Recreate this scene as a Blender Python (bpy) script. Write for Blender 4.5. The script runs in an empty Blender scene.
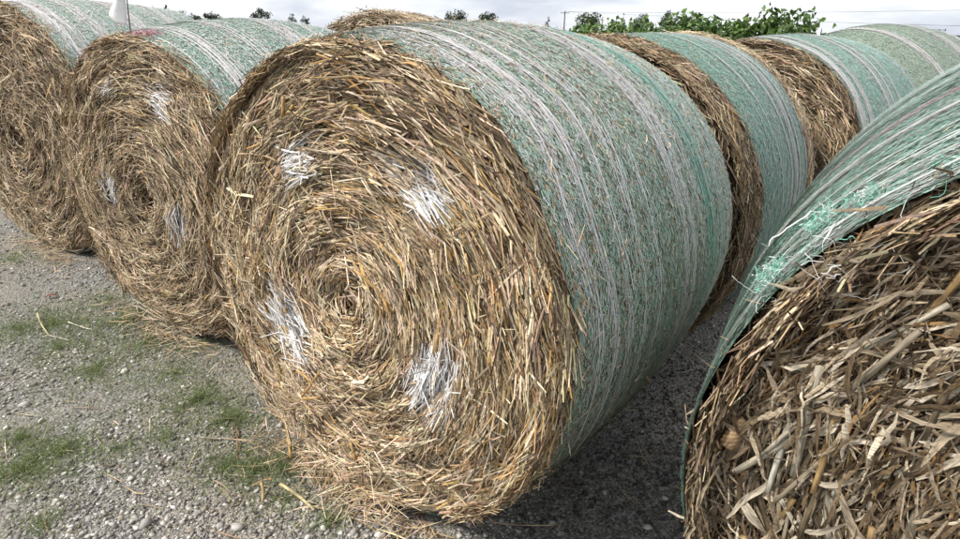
import bpy, math
import numpy as np
from mathutils import Matrix, Vector

# ------------------------------------------------------------------ camera, sky, sun, exposure
SC = bpy.context.scene
COL = SC.collection
CAM_H, PITCH, ROLL, FPX = 1.621, 0.3686, 0.012, 610.4          # eye height (m), downward pitch, roll, focal length in photo pixels
cam_data = bpy.data.cameras.new('camera')
cam = bpy.data.objects.new('camera', cam_data); COL.objects.link(cam)
cam.location = (0, 0, CAM_H)
cam.rotation_euler = (Matrix.Rotation(math.pi / 2 - PITCH, 3, 'X') @ Matrix.Rotation(ROLL, 3, 'Z')).to_euler()
cam_data.sensor_fit = 'HORIZONTAL'; cam_data.sensor_width = 36; cam_data.lens = FPX / 960 * 36
cam_data.clip_start = 0.02; cam_data.clip_end = 8000
SC.camera = cam

SUN_EL, SUN_AZ = math.radians(50), math.radians(-108)   # azimuth from +Y towards +X (sun veiled, high to the left)
world = bpy.data.worlds.new('World'); SC.world = world; world.use_nodes = True
wn, wl = world.node_tree.nodes, world.node_tree.links
bg = wn['Background']
sky = wn.new('ShaderNodeTexSky'); sky.sky_type = 'NISHITA'; sky.sun_disc = False
sky.sun_elevation = SUN_EL; sky.sun_rotation = SUN_AZ
tc = wn.new('ShaderNodeTexCoord')
mp = wn.new('ShaderNodeMapping'); mp.inputs['Scale'].default_value = (2.2, 2.2, 9.0)
nz = wn.new('ShaderNodeTexNoise'); nz.inputs['Scale'].default_value = 1.9; nz.inputs['Detail'].default_value = 7
rp = wn.new('ShaderNodeValToRGB')
rp.color_ramp.elements[0].position = 0.36; rp.color_ramp.elements[0].color = (5.2, 5.6, 6.6, 1)
rp.color_ramp.elements[1].position = 0.58; rp.color_ramp.elements[1].color = (9.0, 9.2, 9.4, 1)
mx = wn.new('ShaderNodeMix'); mx.data_type = 'RGBA'; mx.inputs[0].default_value = 0.88
wl.new(tc.outputs['Generated'], mp.inputs[0]); wl.new(mp.outputs[0], nz.inputs['Vector'])
wl.new(nz.outputs['Fac'], rp.inputs[0]); wl.new(sky.outputs[0], mx.inputs[6]); wl.new(rp.outputs[0], mx.inputs[7])
wl.new(mx.outputs[2], bg.inputs[0]); bg.inputs[1].default_value = 0.066

sun_data = bpy.data.lights.new('sun', 'SUN'); sun_data.energy = 2.3; sun_data.angle = math.radians(12)
sun_data.color = (1.0, 0.95, 0.86)
sun = bpy.data.objects.new('sun', sun_data); COL.objects.link(sun)
sdir = Vector((math.sin(SUN_AZ) * math.cos(SUN_EL), math.cos(SUN_AZ) * math.cos(SUN_EL), math.sin(SUN_EL)))
sun.rotation_euler = sdir.to_track_quat('Z', 'Y').to_euler(); sun.location = sdir * 30
SC.view_settings.view_transform = 'Standard'; SC.view_settings.look = 'None'
SC.view_settings.gamma = 1.0; SC.view_settings.exposure = 1.05
SC.view_settings.use_curve_mapping = False

# ------------------------------------------------------------------ layout helpers
RNG = np.random.default_rng(11)
AL = 0.6272                                          # the bales' axes run 36 degrees to the right of the view
D2 = np.array([math.sin(AL), math.cos(AL)]); U2 = np.array([math.cos(AL), -math.sin(AL)])
C0 = np.array([-0.414, 1.837])                      # foot of the big bale's front face


def row_xy(ax, lat):
    return C0 + ax * D2 + lat * U2


FW = np.array([0, math.cos(PITCH), -math.sin(PITCH)]); UP0 = np.array([0, math.sin(PITCH), math.cos(PITCH)]); X0 = np.array([1., 0, 0])
RT = math.cos(ROLL) * X0 + math.sin(ROLL) * UP0; UP = -math.sin(ROLL) * X0 + math.cos(ROLL) * UP0


def ray(px, py):
    return FW + (px - 480) / FPX * RT - (py - 269.5) / FPX * UP


def ground_at(px, py, z=0.0):                       # where a photo pixel meets the ground
    v = ray(px, py); t = (z - CAM_H) / v[2]
    return np.array([0, 0, CAM_H]) + t * v


def at_depth(px, py, depth):
    v = ray(px, py); t = depth / v[1]
    return np.array([0, 0, CAM_H]) + t * v


def face_at(px, py, ax, lat):                       # photo pixel -> (a, z) on the plane of a bale's front face
    v = ray(px, py); o = row_xy(ax, lat)
    t = (o @ D2) / (v[:2] @ D2)
    q = v * t
    return float((q[:2] - o) @ U2), float(CAM_H + q[2])


# ------------------------------------------------------------------ mesh helpers
def mesh_np(name, V, F, mat, cols=None, uv=None, smooth=False):
    """F: (m,k) array of faces with k corners."""
    me = bpy.data.meshes.new(name)
    V = np.asarray(V, np.float32).reshape(-1, 3)
    Fs = F if isinstance(F, list) else [F]
    Fs = [np.asarray(f, np.int32) for f in Fs]
    me.vertices.add(len(V)); me.vertices.foreach_set('co', V.ravel())
    tot = np.concatenate([np.full(len(f), f.shape[1], np.int32) for f in Fs])
    idx = np.concatenate([f.ravel() for f in Fs])
    me.loops.add(len(idx)); me.loops.foreach_set('vertex_index', idx)
    me.polygons.add(len(tot))
    me.polygons.foreach_set('loop_start', np.concatenate([[0], np.cumsum(tot)[:-1]]).astype(np.int32))
    if smooth:
        me.polygons.foreach_set('use_smooth', np.ones(len(tot), bool))
    if cols is not None:
        a = me.color_attributes.new('tint', 'FLOAT_COLOR', 'POINT')
        c = np.ones((len(V), 4), np.float32); c[:, :3] = cols
        a.data.foreach_set('color', c.ravel())
    if uv is not None:
        l = me.uv_layers.new(name='UVMap')
        l.data.foreach_set('uv', np.asarray(uv, np.float32)[idx].ravel())
    me.update(calc_edges=True)
    if mat is not None:
        me.materials.append(mat)
    return me


def link(name, me, parent=None, kind=None, label=None, cat=None, group=None):
    o = bpy.data.objects.new(name, me); COL.objects.link(o)
    if parent is not None: o.parent = parent
    if kind: o['kind'] = kind
    if label: o['label'] = label
    if cat: o['category'] = cat
    if group: o['group'] = group
    return o


def empty(name, xy, rz, label, cat, group=None, z=0.0):
    o = link(name, None, None, None, label, cat, group)
    o.location = (xy[0], xy[1], z); o.rotation_euler = (0, 0, rz); o.empty_display_size = 0.2
    return o


def unit(v):
    return v / np.maximum(np.linalg.norm(v, axis=-1, keepdims=True), 1e-9)


def ribbons(C, D, N, L, W, K=None, twist=None, nseg=2, ridge=0.0, taper=0.5, wob=None):
    """Strips of straw / leaf / thread. C centre, D direction, N normal, K quadratic bend offset at the ends.
    ridge>0 gives a roof-shaped cross section (three vertices), else a flat strip."""
    n = len(C); D = unit(D); N = unit(N - (N * D).sum(1, keepdims=True) * D); B = np.cross(N, D)
    t = np.linspace(-1, 1, nseg + 1)
    P = C[:, None] + D[:, None] * (t[None, :, None] * (np.asarray(L) / 2)[:, None, None])
    if K is not None: P = P + K[:, None] * (t ** 2)[None, :, None]
    if wob is not None: P = P + wob
    tw = np.zeros((n, nseg + 1)) if twist is None else twist[:, None] * t[None]
    ct, st = np.cos(tw)[..., None], np.sin(tw)[..., None]
    Bt = B[:, None] * ct + N[:, None] * st; Nt = N[:, None] * ct - B[:, None] * st
    w = (np.asarray(W) / 2)[:, None] * (1 - (1 - taper) * np.abs(t) ** 2)[None]
    w = w[..., None]
    if ridge > 0:
        X = np.stack([P - Bt * w, P + Nt * w * ridge * 2, P + Bt * w], 2); k = 3
    else:
        X = np.stack([P - Bt * w, P + Bt * w], 2); k = 2
    V = X.reshape(n, -1, 3)
    f = []
    for i in range(nseg):
        for j in range(k - 1):
            f.append([i * k + j, i * k + j + 1, (i + 1) * k + j + 1, (i + 1) * k + j])
    f = np.array(f)
    F = (f[None] + (np.arange(n) * V.shape[1])[:, None, None]).reshape(-1, 4)
    return V.reshape(-1, 3), F, V.shape[1]


def join(parts):
    Vs, Fs, Cs, o = [], [], [], 0
    for V, F, c in parts:
        Vs.append(V); Fs.append(F + o); Cs.append(c); o += len(V)
    return np.concatenate(Vs), np.concatenate(Fs), np.concatenate(Cs)


class Noise:                                        # cheap smooth random field, roughly -1..1
    def __init__(s, seed, freq, dim=2, n=9):
        r = np.random.default_rng(seed)
        s.k = r.normal(0, 1, (n, dim)) * freq; s.p = r.uniform(0, 6.28, n); s.n = n
    def __call__(s, *x):
        x = np.stack(np.broadcast_arrays(*x), -1)
        return np.sin(x @ s.k.T + s.p).sum(-1) / math.sqrt(s.n / 2) * 0.6


# ------------------------------------------------------------------ materials
def new_mat(name, rough=0.8):
    m = bpy.data.materials.new(name); m.use_nodes = True
    b = m.node_tree.nodes['Principled BSDF']
    b.inputs['Roughness'].default_value = rough
    b.inputs['Specular IOR Level'].default_value = 0.25
    return m, m.node_tree.nodes, m.node_tree.links, b


def tint_mat(name, rough=0.75, spec=0.25, grain=0.35, gscale=90.0, transl=0.0, stretch=None):
    """colour from each piece's own tint, mottled by fine grain"""
    m, n, l, b = new_mat(name, rough); b.inputs['Specular IOR Level'].default_value = spec
    a = n.new('ShaderNodeAttribute'); a.attribute_name = 'tint'
    t = n.new('ShaderNodeTexCoord'); z = n.new('ShaderNodeTexNoise'); z.inputs['Scale'].default_value = gscale
    z.inputs['Detail'].default_value = 3
    r = n.new('ShaderNodeMapRange'); r.inputs[1].default_value = 0.3; r.inputs[2].default_value = 0.7
    r.inputs[3].default_value = 1 - grain; r.inputs[4].default_value = 1 + grain * 0.6
    mu = n.new('ShaderNodeMix'); mu.data_type = 'RGBA'; mu.blend_type = 'MULTIPLY'; mu.inputs[0].default_value = 1
    if stretch:
        mp_ = n.new('ShaderNodeMapping'); mp_.inputs['Scale'].default_value = stretch
        l.new(t.outputs['Object'], mp_.inputs[0]); l.new(mp_.outputs[0], z.inputs['Vector'])
    else:
        l.new(t.outputs['Object'], z.inputs['Vector'])
    l.new(z.outputs['Fac'], r.inputs[0])
    l.new(a.outputs['Color'], mu.inputs[6]); l.new(r.outputs[0], mu.inputs[7]); l.new(mu.outputs[2], b.inputs['Base Color'])
    if transl > 0:
        tr = n.new('ShaderNodeBsdfTranslucent'); ms = n.new('ShaderNodeMixShader'); ms.inputs[0].default_value = transl
        l.new(mu.outputs[2], tr.inputs[0]); l.new(b.outputs[0], ms.inputs[1]); l.new(tr.outputs[0], ms.inputs[2])
        l.new(ms.outputs[0], n['Material Output'].inputs[0])
    return m


def noise_mat(name, c0, c1, scale, rough=0.85, bump=0.0, bscale=60, stretch=(1, 1, 1), lo=0.35, hi=0.65, detail=5):
    m, n, l, b = new_mat(name, rough)
    t = n.new('ShaderNodeTexCoord'); mp = n.new('ShaderNodeMapping'); mp.inputs['Scale'].default_value = stretch
    z = n.new('ShaderNodeTexNoise'); z.inputs['Scale'].default_value = scale; z.inputs['Detail'].default_value = detail
    r = n.new('ShaderNodeValToRGB'); r.color_ramp.elements[0].position = lo; r.color_ramp.elements[1].position = hi
    r.color_ramp.elements[0].color = (*c0, 1); r.color_ramp.elements[1].color = (*c1, 1)
    l.new(t.outputs['Object'], mp.inputs[0]); l.new(mp.outputs[0], z.inputs['Vector'])
    l.new(z.outputs['Fac'], r.inputs[0]); l.new(r.outputs[0], b.inputs['Base Color'])
    if bump:
        z2 = n.new('ShaderNodeTexNoise'); z2.inputs['Scale'].default_value = bscale; z2.inputs['Detail'].default_value = 4
        bp = n.new('ShaderNodeBump'); bp.inputs['Strength'].default_value = bump; bp.inputs['Distance'].default_value = 0.02
        l.new(mp.outputs[0], z2.inputs['Vector']); l.new(z2.outputs['Fac'], bp.inputs['Height']); l.new(bp.outputs[0], b.inputs['Normal'])
    return m


M_STRAW = tint_mat('straw', 0.62, 0.3, 0.35, 120)
M_PAINT = tint_mat('painted_straw', 0.7, 0.25, 0.2, 120)
M_LEAF_DRY = tint_mat('dry_corn_leaf', 0.7, 0.2, 0.5, 60, transl=0.12, stretch=(.5, 5, 5))
M_STALK = tint_mat('dry_stalk', 0.65, 0.25, 0.6, 45, stretch=(.5, 5, 5))
M_NET = tint_mat('net_plastic', 0.5, 0.35, 0.15, 200)
M_GRASS = tint_mat('weed_grass', 0.6, 0.3, 0.2, 60, transl=0.35)
M_FOLIAGE = tint_mat('foliage', 0.5, 0.35, 0.25, 3, transl=0.2)
M_STONE = tint_mat('gravel_stone', 0.9, 0.2, 0.3, 120)
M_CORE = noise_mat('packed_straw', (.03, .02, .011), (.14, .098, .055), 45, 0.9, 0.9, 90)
M_BARK = noise_mat('bark', (.035, .028, .02), (.10, .085, .065), 8, 0.9, 0.5, 20)


def net_shell_mat():
    """the layered net itself: plastic threads running round the bale over packed straw"""
    m, n, l, b = new_mat('net_layers', 0.6)
    a = n.new('ShaderNodeAttribute'); a.attribute_name = 'tint'
    uv = n.new('ShaderNodeUVMap'); uv.uv_map = 'UVMap'
    def streak(sx, sy, sc, det=4):
        mp = n.new('ShaderNodeMapping'); mp.inputs['Scale'].default_value = (sx, sy, 1)
        z = n.new('ShaderNodeTexNoise'); z.inputs['Scale'].default_value = sc; z.inputs['Detail'].default_value = det
        l.new(uv.outputs[0], mp.inputs[0]); l.new(mp.outputs[0], z.inputs['Vector']); return z
    z1 = streak(230, 95, 1.0); z2 = streak(110, 60, 1.0, 6)
    r1 = n.new('ShaderNodeMapRange'); r1.inputs[1].default_value = 0.42; r1.inputs[2].default_value = 0.56
    l.new(z1.outputs['Fac'], r1.inputs[0])
    under = n.new('ShaderNodeValToRGB')
    under.color_ramp.elements[0].color = (.06, .05, .03, 1); under.color_ramp.elements[0].position = .35
    under.color_ramp.elements[1].color = (.26, .21, .13, 1); under.color_ramp.elements[1].position = .66
    l.new(z2.outputs['Fac'], under.inputs[0])
    mx = n.new('ShaderNodeMix'); mx.data_type = 'RGBA'
    l.new(r1.outputs[0], mx.inputs[0]); l.new(under.outputs[0], mx.inputs[6]); l.new(a.outputs['Color'], mx.inputs[7])
    l.new(mx.outputs[2], b.inputs['Base Color'])
    bp = n.new('ShaderNodeBump'); bp.inputs['Strength'].default_value = 0.6; bp.inputs['Distance'].default_value = 0.004
    l.new(z1.outputs['Fac'], bp.inputs['Height']); l.new(bp.outputs[0], b.inputs['Normal'])
    return m


M_SHELL = net_shell_mat()

# straw palette (linear): weathered grey, brown, tan, pale, golden
PAL = np.array([[.25, .192, .13], [.118, .079, .046], [.45, .327, .197], [.70, .575, .41], [.50, .32, .132]])


def straw_cols(n, w, rng):
    w = np.asarray(w, float)
    if w.ndim == 1: w = np.repeat(w[None], n, 0)
    w = np.cumsum(w / w.sum(1, keepdims=True), 1)
    k = (rng.random(n)[:, None] > w).sum(1).clip(0, 4)
    c = PAL[k] * rng.uniform(0.72, 1.25, n)[:, None]
    return c * (1 + rng.normal(0, .05, (n, 3)))


# ------------------------------------------------------------------ ground
def axis_coords(a, b, step, far, grow=1.25):
    c = list(np.arange(a, b + 1e-6, step)); s = step
    while c[-1] < far: s *= grow; c.append(c[-1] + s)
    s = step
    lo = [a]
    while lo[-1] > -far: s *= grow; lo.append(lo[-1] - s)
    return np.array(lo[:0:-1] + c)


g1, g2 = Noise(1, 1.2), Noise(2, 5.0)


def ground_z(x, y):
    return 0.012 * g1(x, y) + 0.006 * g2(x, y)


gx, gy = axis_coords(-6, 5, .05, 4000), axis_coords(0, 9, .05, 4000)
GX, GY = np.meshgrid(gx, gy)
fade = np.clip(1 - (np.hypot(GX, GY - 3) - 6) / 6, 0, 1)
GZ = ground_z(GX, GY) * fade
nx_, ny_ = len(gx), len(gy)
ii = (np.arange(ny_ - 1)[:, None] * nx_ + np.arange(nx_ - 1)[None]).ravel()
GF = np.stack([ii, ii + 1, ii + 1 + nx_, ii + nx_], 1)


def ground_mat():
    m, n, l, b = new_mat('gravel_ground', 0.95)
    t = n.new('ShaderNodeTexCoord')
    v = n.new('ShaderNodeTexVoronoi'); v.inputs['Scale'].default_value = 85
    l.new(t.outputs['Object'], v.inputs['Vector'])
    z = n.new('ShaderNodeTexNoise'); z.inputs['Scale'].default_value = 1.4; z.inputs['Detail'].default_value = 6
    l.new(t.outputs['Object'], z.inputs['Vector'])
    zf = n.new('ShaderNodeTexNoise'); zf.inputs['Scale'].default_value = 140; zf.inputs['Detail'].default_value = 4
    l.new(t.outputs['Object'], zf.inputs['Vector'])
    stone = n.new('ShaderNodeValToRGB')
    stone.color_ramp.elements[0].color = (.10, .095, .085, 1); stone.color_ramp.elements[1].color = (.33, .32, .30, 1)
    sep = n.new('ShaderNodeSeparateColor'); l.new(v.outputs['Color'], sep.inputs[0]); l.new(sep.outputs[0], stone.inputs[0])
    dirt = n.new('ShaderNodeValToRGB')
    dirt.color_ramp.elements[0].position = .38; dirt.color_ramp.elements[0].color = (.15, .132, .11, 1)
    dirt.color_ramp.elements[1].position = .66; dirt.color_ramp.elements[1].color = (.46, .42, .37, 1)
    l.new(zf.outputs['Fac'], dirt.inputs[0])
    r = n.new('ShaderNodeMapRange'); r.inputs[1].default_value = .42; r.inputs[2].default_value = .62
    l.new(z.outputs['Fac'], r.inputs[0])
    mx = n.new('ShaderNodeMix'); mx.data_type = 'RGBA'
    l.new(r.outputs[0], mx.inputs[0]); l.new(stone.outputs[0], mx.inputs[6]); l.new(dirt.outputs[0], mx.inputs[7])
    # beyond the yard the ground is a green field
    ln = n.new('ShaderNodeVectorMath'); ln.operation = 'LENGTH'; l.new(t.outputs['Object'], ln.inputs[0])
    rf = n.new('ShaderNodeMapRange'); rf.inputs[1].default_value = 13; rf.inputs[2].default_value = 17
    l.new(ln.outputs['Value'], rf.inputs[0])
    fld = n.new('ShaderNodeValToRGB')
    fld.color_ramp.elements[0].color = (.05, .075, .02, 1); fld.color_ramp.elements[1].color = (.11, .13, .045, 1)
    l.new(z.outputs['Fac'], fld.inputs[0])
    mf = n.new('ShaderNodeMix'); mf.data_type = 'RGBA'
    l.new(rf.outputs[0], mf.inputs[0]); l.new(mx.outputs[2], mf.inputs[6]); l.new(fld.outputs[0], mf.inputs[7])
    l.new(mf.outputs[2], b.inputs['Base Color'])
    bp = n.new('ShaderNodeBump'); bp.inputs['Strength'].default_value = .8; bp.inputs['Distance'].default_value = .01
    bp.invert = True
    l.new(v.outputs['Distance'], bp.inputs['Height']); l.new(bp.outputs[0], b.inputs['Normal'])
    return m


ground = link('gravel_ground', mesh_np('gravel_ground', np.stack([GX, GY, GZ], -1), GF, ground_mat(), smooth=True), None, 'structure')

# ------------------------------------------------------------------ bales
TH_BOT = math.radians(-62), math.radians(242)


def flat_z(z):
    return np.where(z > .06, z, .06 * np.exp((np.minimum(z, .06) - .06) / .06))


class Bale:
    def __init__(s, seed, label, ax, lat, R, L, bulge=.04, yaw=0.0, lump=.008, facebulge=.05, ridges=.010, group=None, z0=0.0, core_hole=.09, taper=0.0):
        s.rng = np.random.default_rng(seed); s.taper = taper
        s.R, s.L, s.bulge, s.lump, s.fb, s.rd, s.hole = R, L, bulge, lump, facebulge, ridges, core_hole
        s.n1, s.n2, s.n3 = Noise(seed + 1, 1.0, 3), Noise(seed + 2, 6.0), Noise(seed + 3, 25.0)
        s.root = empty('hay_bale', row_xy(ax, lat), -AL + yaw, label, 'hay bale', 'round hay bales', z0)

    def rad(s, y, th):
        q = np.clip(2 * y / s.L - 1, -1.15, 1.15)
        lumps = s.n1(3 * np.cos(th), 3 * np.sin(th), y * 3) * s.lump
        return s.R + s.bulge * (1 - q ** 2) + s.taper * np.clip(y, 0, 9) + lumps

    def side(s, y, th, lift=0.0):                     # point on the curved side
        r = s.rad(y, th) + lift
        return np.stack([r * np.cos(th), y + 0 * th, flat_z(s.R + r * np.sin(th))], -1)

    def front(s, a, c):                               # how far the face stands out (towards -Y) at (a, c) from the axis
        r = np.hypot(a, c); th = np.arctan2(c, a); rr = r / s.R
        f = s.fb * (1 - rr ** 2) + s.rd * np.sin(2 * np.pi * (r * 8.5 + th / 6.283) + 1.5 * s.n2(a, c)) + .02 * s.n2(a, c) + .011 * s.n3(a, c)
        f -= s.hole * np.exp(-(r / .10) ** 2)
        e = np.clip((r - (s.R - .07)) / .07, 0, 1.5)
        return f - .045 * e ** 2

    def face_pt(s, a, c, lift=0.0):
        return np.stack([a, -s.front(a, c) - lift, flat_z(s.R + c)], -1)

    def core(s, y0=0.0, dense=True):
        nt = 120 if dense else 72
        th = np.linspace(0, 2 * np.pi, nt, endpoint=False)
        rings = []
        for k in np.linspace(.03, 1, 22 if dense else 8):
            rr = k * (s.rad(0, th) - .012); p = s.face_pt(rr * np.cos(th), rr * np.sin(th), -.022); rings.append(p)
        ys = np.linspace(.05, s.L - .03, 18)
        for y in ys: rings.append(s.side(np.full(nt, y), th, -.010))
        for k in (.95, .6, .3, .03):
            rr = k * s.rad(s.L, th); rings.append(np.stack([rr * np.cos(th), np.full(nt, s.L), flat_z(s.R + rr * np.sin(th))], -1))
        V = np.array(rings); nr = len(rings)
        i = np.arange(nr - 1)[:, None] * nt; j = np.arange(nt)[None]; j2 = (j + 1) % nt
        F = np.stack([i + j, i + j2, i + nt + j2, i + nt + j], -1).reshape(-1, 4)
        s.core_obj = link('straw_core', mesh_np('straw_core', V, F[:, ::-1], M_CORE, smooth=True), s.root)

    def face_straw(s, n, w_fn, length=(.05, .16), width=(.0032, .0078), chaos=.28, marks=(), cut=None, rmin=0.0, pw=1.0, loose=.16):
        g = s.rng
        r = s.R * np.sqrt(g.uniform(rmin ** 2, 1.0, n)); th = g.uniform(0, 2 * np.pi, n)
        a, c = r * np.cos(th), r * np.sin(th)
        if cut is not None:
            k = cut(a, c); a, c, r, th = a[k], c[k], r[k], th[k]; n = len(a)
        ch = chaos * (1 + .8 * np.clip(s.n2(a * .5, c * .5), -1, 1)) if np.isscalar(chaos) else chaos(a, c)
        jit = np.where(g.random(n) < loose, g.normal(0, .9, n), g.normal(0, 1, n) * ch) + .12
        jit = np.where(r > s.R - .09, np.clip(jit, -.3, .3), jit)
        dth = th + np.pi / 2 + jit
        tilt = g.normal(0, .06, n)
        D = np.stack([np.cos(dth) * np.cos(tilt), np.sin(tilt), np.sin(dth) * np.cos(tilt)], 1)
        # follow the relief of the face along the straw
        e = .02
        g0 = s.front(a, c); sl = (s.front(a + np.cos(dth) * e, c + np.sin(dth) * e) - g0) / e
        D[:, 1] -= np.clip(sl, -1, 1) * .8
        L = g.uniform(*length, n) * np.where(g.random(n) < .15, 1.6, 1.0) * np.clip(.35 + r / s.R * 1.1, .4, 1)
        W = g.uniform(*width, n) * np.where(g.random(n) < .06, 1.9, 1)
        depth = -.036 + .048 * g.random(n) ** .75
        P = s.face_pt(a, c, depth)
        nrm = np.stack([g.normal(0, .5, n), -np.ones(n), g.normal(0, .5, n)], 1)
        inw = -np.stack([np.cos(th), 0 * th, np.sin(th)], 1)
        K = inw * (L ** 2 / 8 / np.maximum(r, .07) * .8)[:, None] + g.normal(0, .006, (n, 3))
        V, F, k = ribbons(P, D, nrm, L, W, K, g.normal(0, .5, n), 2, .35, .55)
        V[:, 2] = np.maximum(V[:, 2], .006)
        cols = straw_cols(n, w_fn(a, c, g), g)
        painted = np.zeros(n, bool)
        Vr = V.reshape(n, k, 3); fpp = len(F) // n
        for (ma, mz, mw, mh) in marks:
            mc = mz - s.R
            d = np.hypot((a - ma) / (mw / 2), (c - mc) / (mh / 2)) * (1 + .22 * s.n3(a * 1.4 + 3, c * 1.4))
            mist = np.clip(1.55 - d, 0, 1) * g.uniform(.1, .9, n) * (depth > -.028)          # overspray round the blotch
            cols = cols + (np.array([.66, .66, .67]) - cols) * (mist * pw)[:, None]
            hit = (d < .95 + g.normal(0, .14, n)) & (depth > -.03) & (L < .18) & (g.random(n) < .6 + .4 * pw)
            if hit.sum() < 3: continue
            painted |= hit
            m = int(hit.sum())
            cw = cols[hit] + (np.array([.78, .78, .79]) - cols[hit]) * g.uniform(.65, 1.0, m)[:, None]
            Fm = (F[:fpp][None] + (np.arange(m) * k)[:, None, None]).reshape(-1, 4)
            Vm = Vr[hit].copy(); Vm[:, :, 1] -= .009
            o = link('paint_mark', mesh_np('paint_mark', Vm, Fm, M_PAINT, np.repeat(cw, k, 0)), s.root)
            o['label'] = 'white sprayed paint blotch on the straw face'
        kp = ~painted; m = int(kp.sum())
        Fm = (F[:fpp][None] + (np.arange(m) * k)[:, None, None]).reshape(-1, 4)
        link('straw', mesh_np('straw', Vr[kp], Fm, M_STRAW, np.repeat(cols[kp], k, 0)), s.root, 'stuff')

    def side_straw(s, n, y0, y1, w, th=(-1.0, 4.1), length=(.05, .14), width=(.003, .0065), lift=(-.012, .012), chaos=.35, name='straw', wild=.2):
        g = s.rng
        t = g.uniform(*th, n); y = g.uniform(y0, y1, n)
        P = s.side(y, t, g.uniform(*lift, n))
        T = np.stack([-np.sin(t), 0 * t, np.cos(t)], 1); O = np.stack([np.cos(t), 0 * t, np.sin(t)], 1)
        j = np.where(g.random(n) < wild, g.normal(0, 1.0, n), g.normal(0, chaos, n))
        D = T * np.cos(j)[:, None] + np.array([0, 1, 0]) * np.sin(j)[:, None] + O * g.normal(0, .14, n)[:, None]
        L = g.uniform(*length, n); K = -O * (L ** 2 / 8 / s.R)[:, None] + g.normal(0, .006, (n, 3))
        V, F, k = ribbons(P, D, O + g.normal(0, .4, (n, 3)), L, g.uniform(*width, n), K, g.normal(0, .5, n), 2, .35, .55)
        V[:, 2] = np.maximum(V[:, 2], .006)
        link(name, mesh_np(name, V, F, M_STRAW, np.repeat(straw_cols(n, w, g), k, 0)), s.root, 'stuff')

    def face_net(s, n, r0):                           # net folded over the rim and drawn across the face
        g = s.rng; bands = np.array([.42, .55, .66, .74, .86, .95])
        def bv(k): return np.exp(-((k[..., None] - bands) / .02) ** 2).max(-1)
        gr, wh = np.array([.29, .40, .345]), np.array([.62, .60, .585])
        th = np.linspace(0, 6.2832, 90); kk = np.linspace(r0, 1.0, 30); T, Kk = np.meshgrid(th, kk)
        rr = Kk * s.rad(0, T); X = s.face_pt(rr * np.cos(T), rr * np.sin(T), .006)
        i = (np.arange(29)[:, None] * 90 + np.arange(89)[None]).ravel()
        col = gr + (wh - gr) * (bv(Kk) * .7)[..., None]
        sh = link('folded_net', mesh_np('folded_net', X, np.stack([i, i + 1, i + 91, i + 90], 1), M_SHELL, col.reshape(-1, 3), np.stack([rr.ravel(), T.ravel() * s.R], 1), True), s.root)
        k = np.sqrt(g.uniform(r0 ** 2, 1.0, n)); th = g.uniform(0, 6.283, n); r = k * s.rad(0, th)
        P = s.face_pt(r * np.cos(th), r * np.sin(th), g.uniform(.008, .014, n)); d = th + 1.57 + np.where(g.random(n) < .5, g.uniform(-1.2, 1.2, n), g.normal(0, .2, n))
        D = np.stack([np.cos(d), g.normal(0, .03, n), np.sin(d)], 1)
        V, F, kv = ribbons(P, D, np.tile(np.array([[0, -1., 0]]), (n, 1)), g.uniform(.012, .04, n), g.uniform(.003, .005, n), None, None, 1, 0, 1)
        V[:, 2] = np.maximum(V[:, 2], .004)
        c_ = np.where((g.random(n) < .3 + .7 * bv(k))[:, None], wh, gr) * g.uniform(.7, 1.2, n)[:, None]
        dk = g.random(n) < .05; c_[dk] = straw_cols(int(dk.sum()), [.3, .35, .25, .1, 0], g)
        link('net_threads', mesh_np('net_threads', V, F, M_NET, np.repeat(c_, kv, 0)), sh, 'stuff')

    def net(s, y0, y1, bands, nfib, green=(.20, .36, .29), white=(.68, .655, .645), mixw=.35, dirt=.18, fibw=(.0018, .0034), fibl=(.008, .026), edge=.012, th=TH_BOT, seams=(), strands=1.0):
        """bands: (position 0..1, half width 0..1, strength, colour or None) of the paler strips where net layers bunch up"""
        g = s.rng; green = np.array(green); white = np.array(white)
        wav = Noise(int(g.integers(1e6)), 2.0); pat = Noise(int(g.integers(1e6)), 1.6)
        en0, en1 = Noise(int(g.integers(1e6)), 5.0, 1), Noise(int(g.integers(1e6)), 5.0, 1)
        Ly = y1 - y0
        n1d = Noise(int(g.integers(1e6)), 45.0, 1, 14)

        def bandval(q, t):
            q = q + .012 * wav(t * 1.5, q * 2)
            v = np.zeros_like(q); c = np.zeros(q.shape + (3,)) + white
            for b in bands:
                w = np.exp(-((q - b[0]) / b[1]) ** 2) * b[2]
                if len(b) > 3: c = np.where((w > v)[..., None], np.array(b[3]), c)
                v = np.maximum(v, w)
            v = v * np.clip(.72 + .55 * pat(t * 2.2, q * 16), .12, 1.15)
            return np.clip(v, 0, 1), c

        def edges(q, t):                              # ragged ends of the net
            lo = y0 + edge * en0(t * 1.0); hi = y1 + edge * en1(t * 1.0)
            return lo + (hi - lo) * q
        # the closed under-layer
        nt, ny = 150, 46
        t = np.linspace(0, 2 * np.pi, nt); q = np.linspace(0, 1, ny)
        T, Q = np.meshgrid(t, q)
        Y = edges(Q, T)
        X = s.side(Y, T, .004)
        bv, bc = bandval(Q, T)
        col = green * (1 - bv[..., None]) + bc * bv[..., None] * .7
        i = (np.arange(ny - 1)[:, None] * nt + np.arange(nt - 1)[None]).ravel()
        F = np.stack([i, i + nt, i + nt + 1, i + 1], 1)
        shell = link('net_wrap', mesh_np('net_wrap', X, F, M_SHELL, col.reshape(-1, 3), np.stack([Y.ravel(), T.ravel() * s.R], 1), True), s.root)
        # threads
        n = nfib
        qq = g.random(n); tt = g.uniform(*th, n); yy = edges(qq, tt)
        bv, bc = bandval(qq, tt)
        bv = np.clip(bv + .22 * n1d(qq * 1.0), 0, 1)
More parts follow.
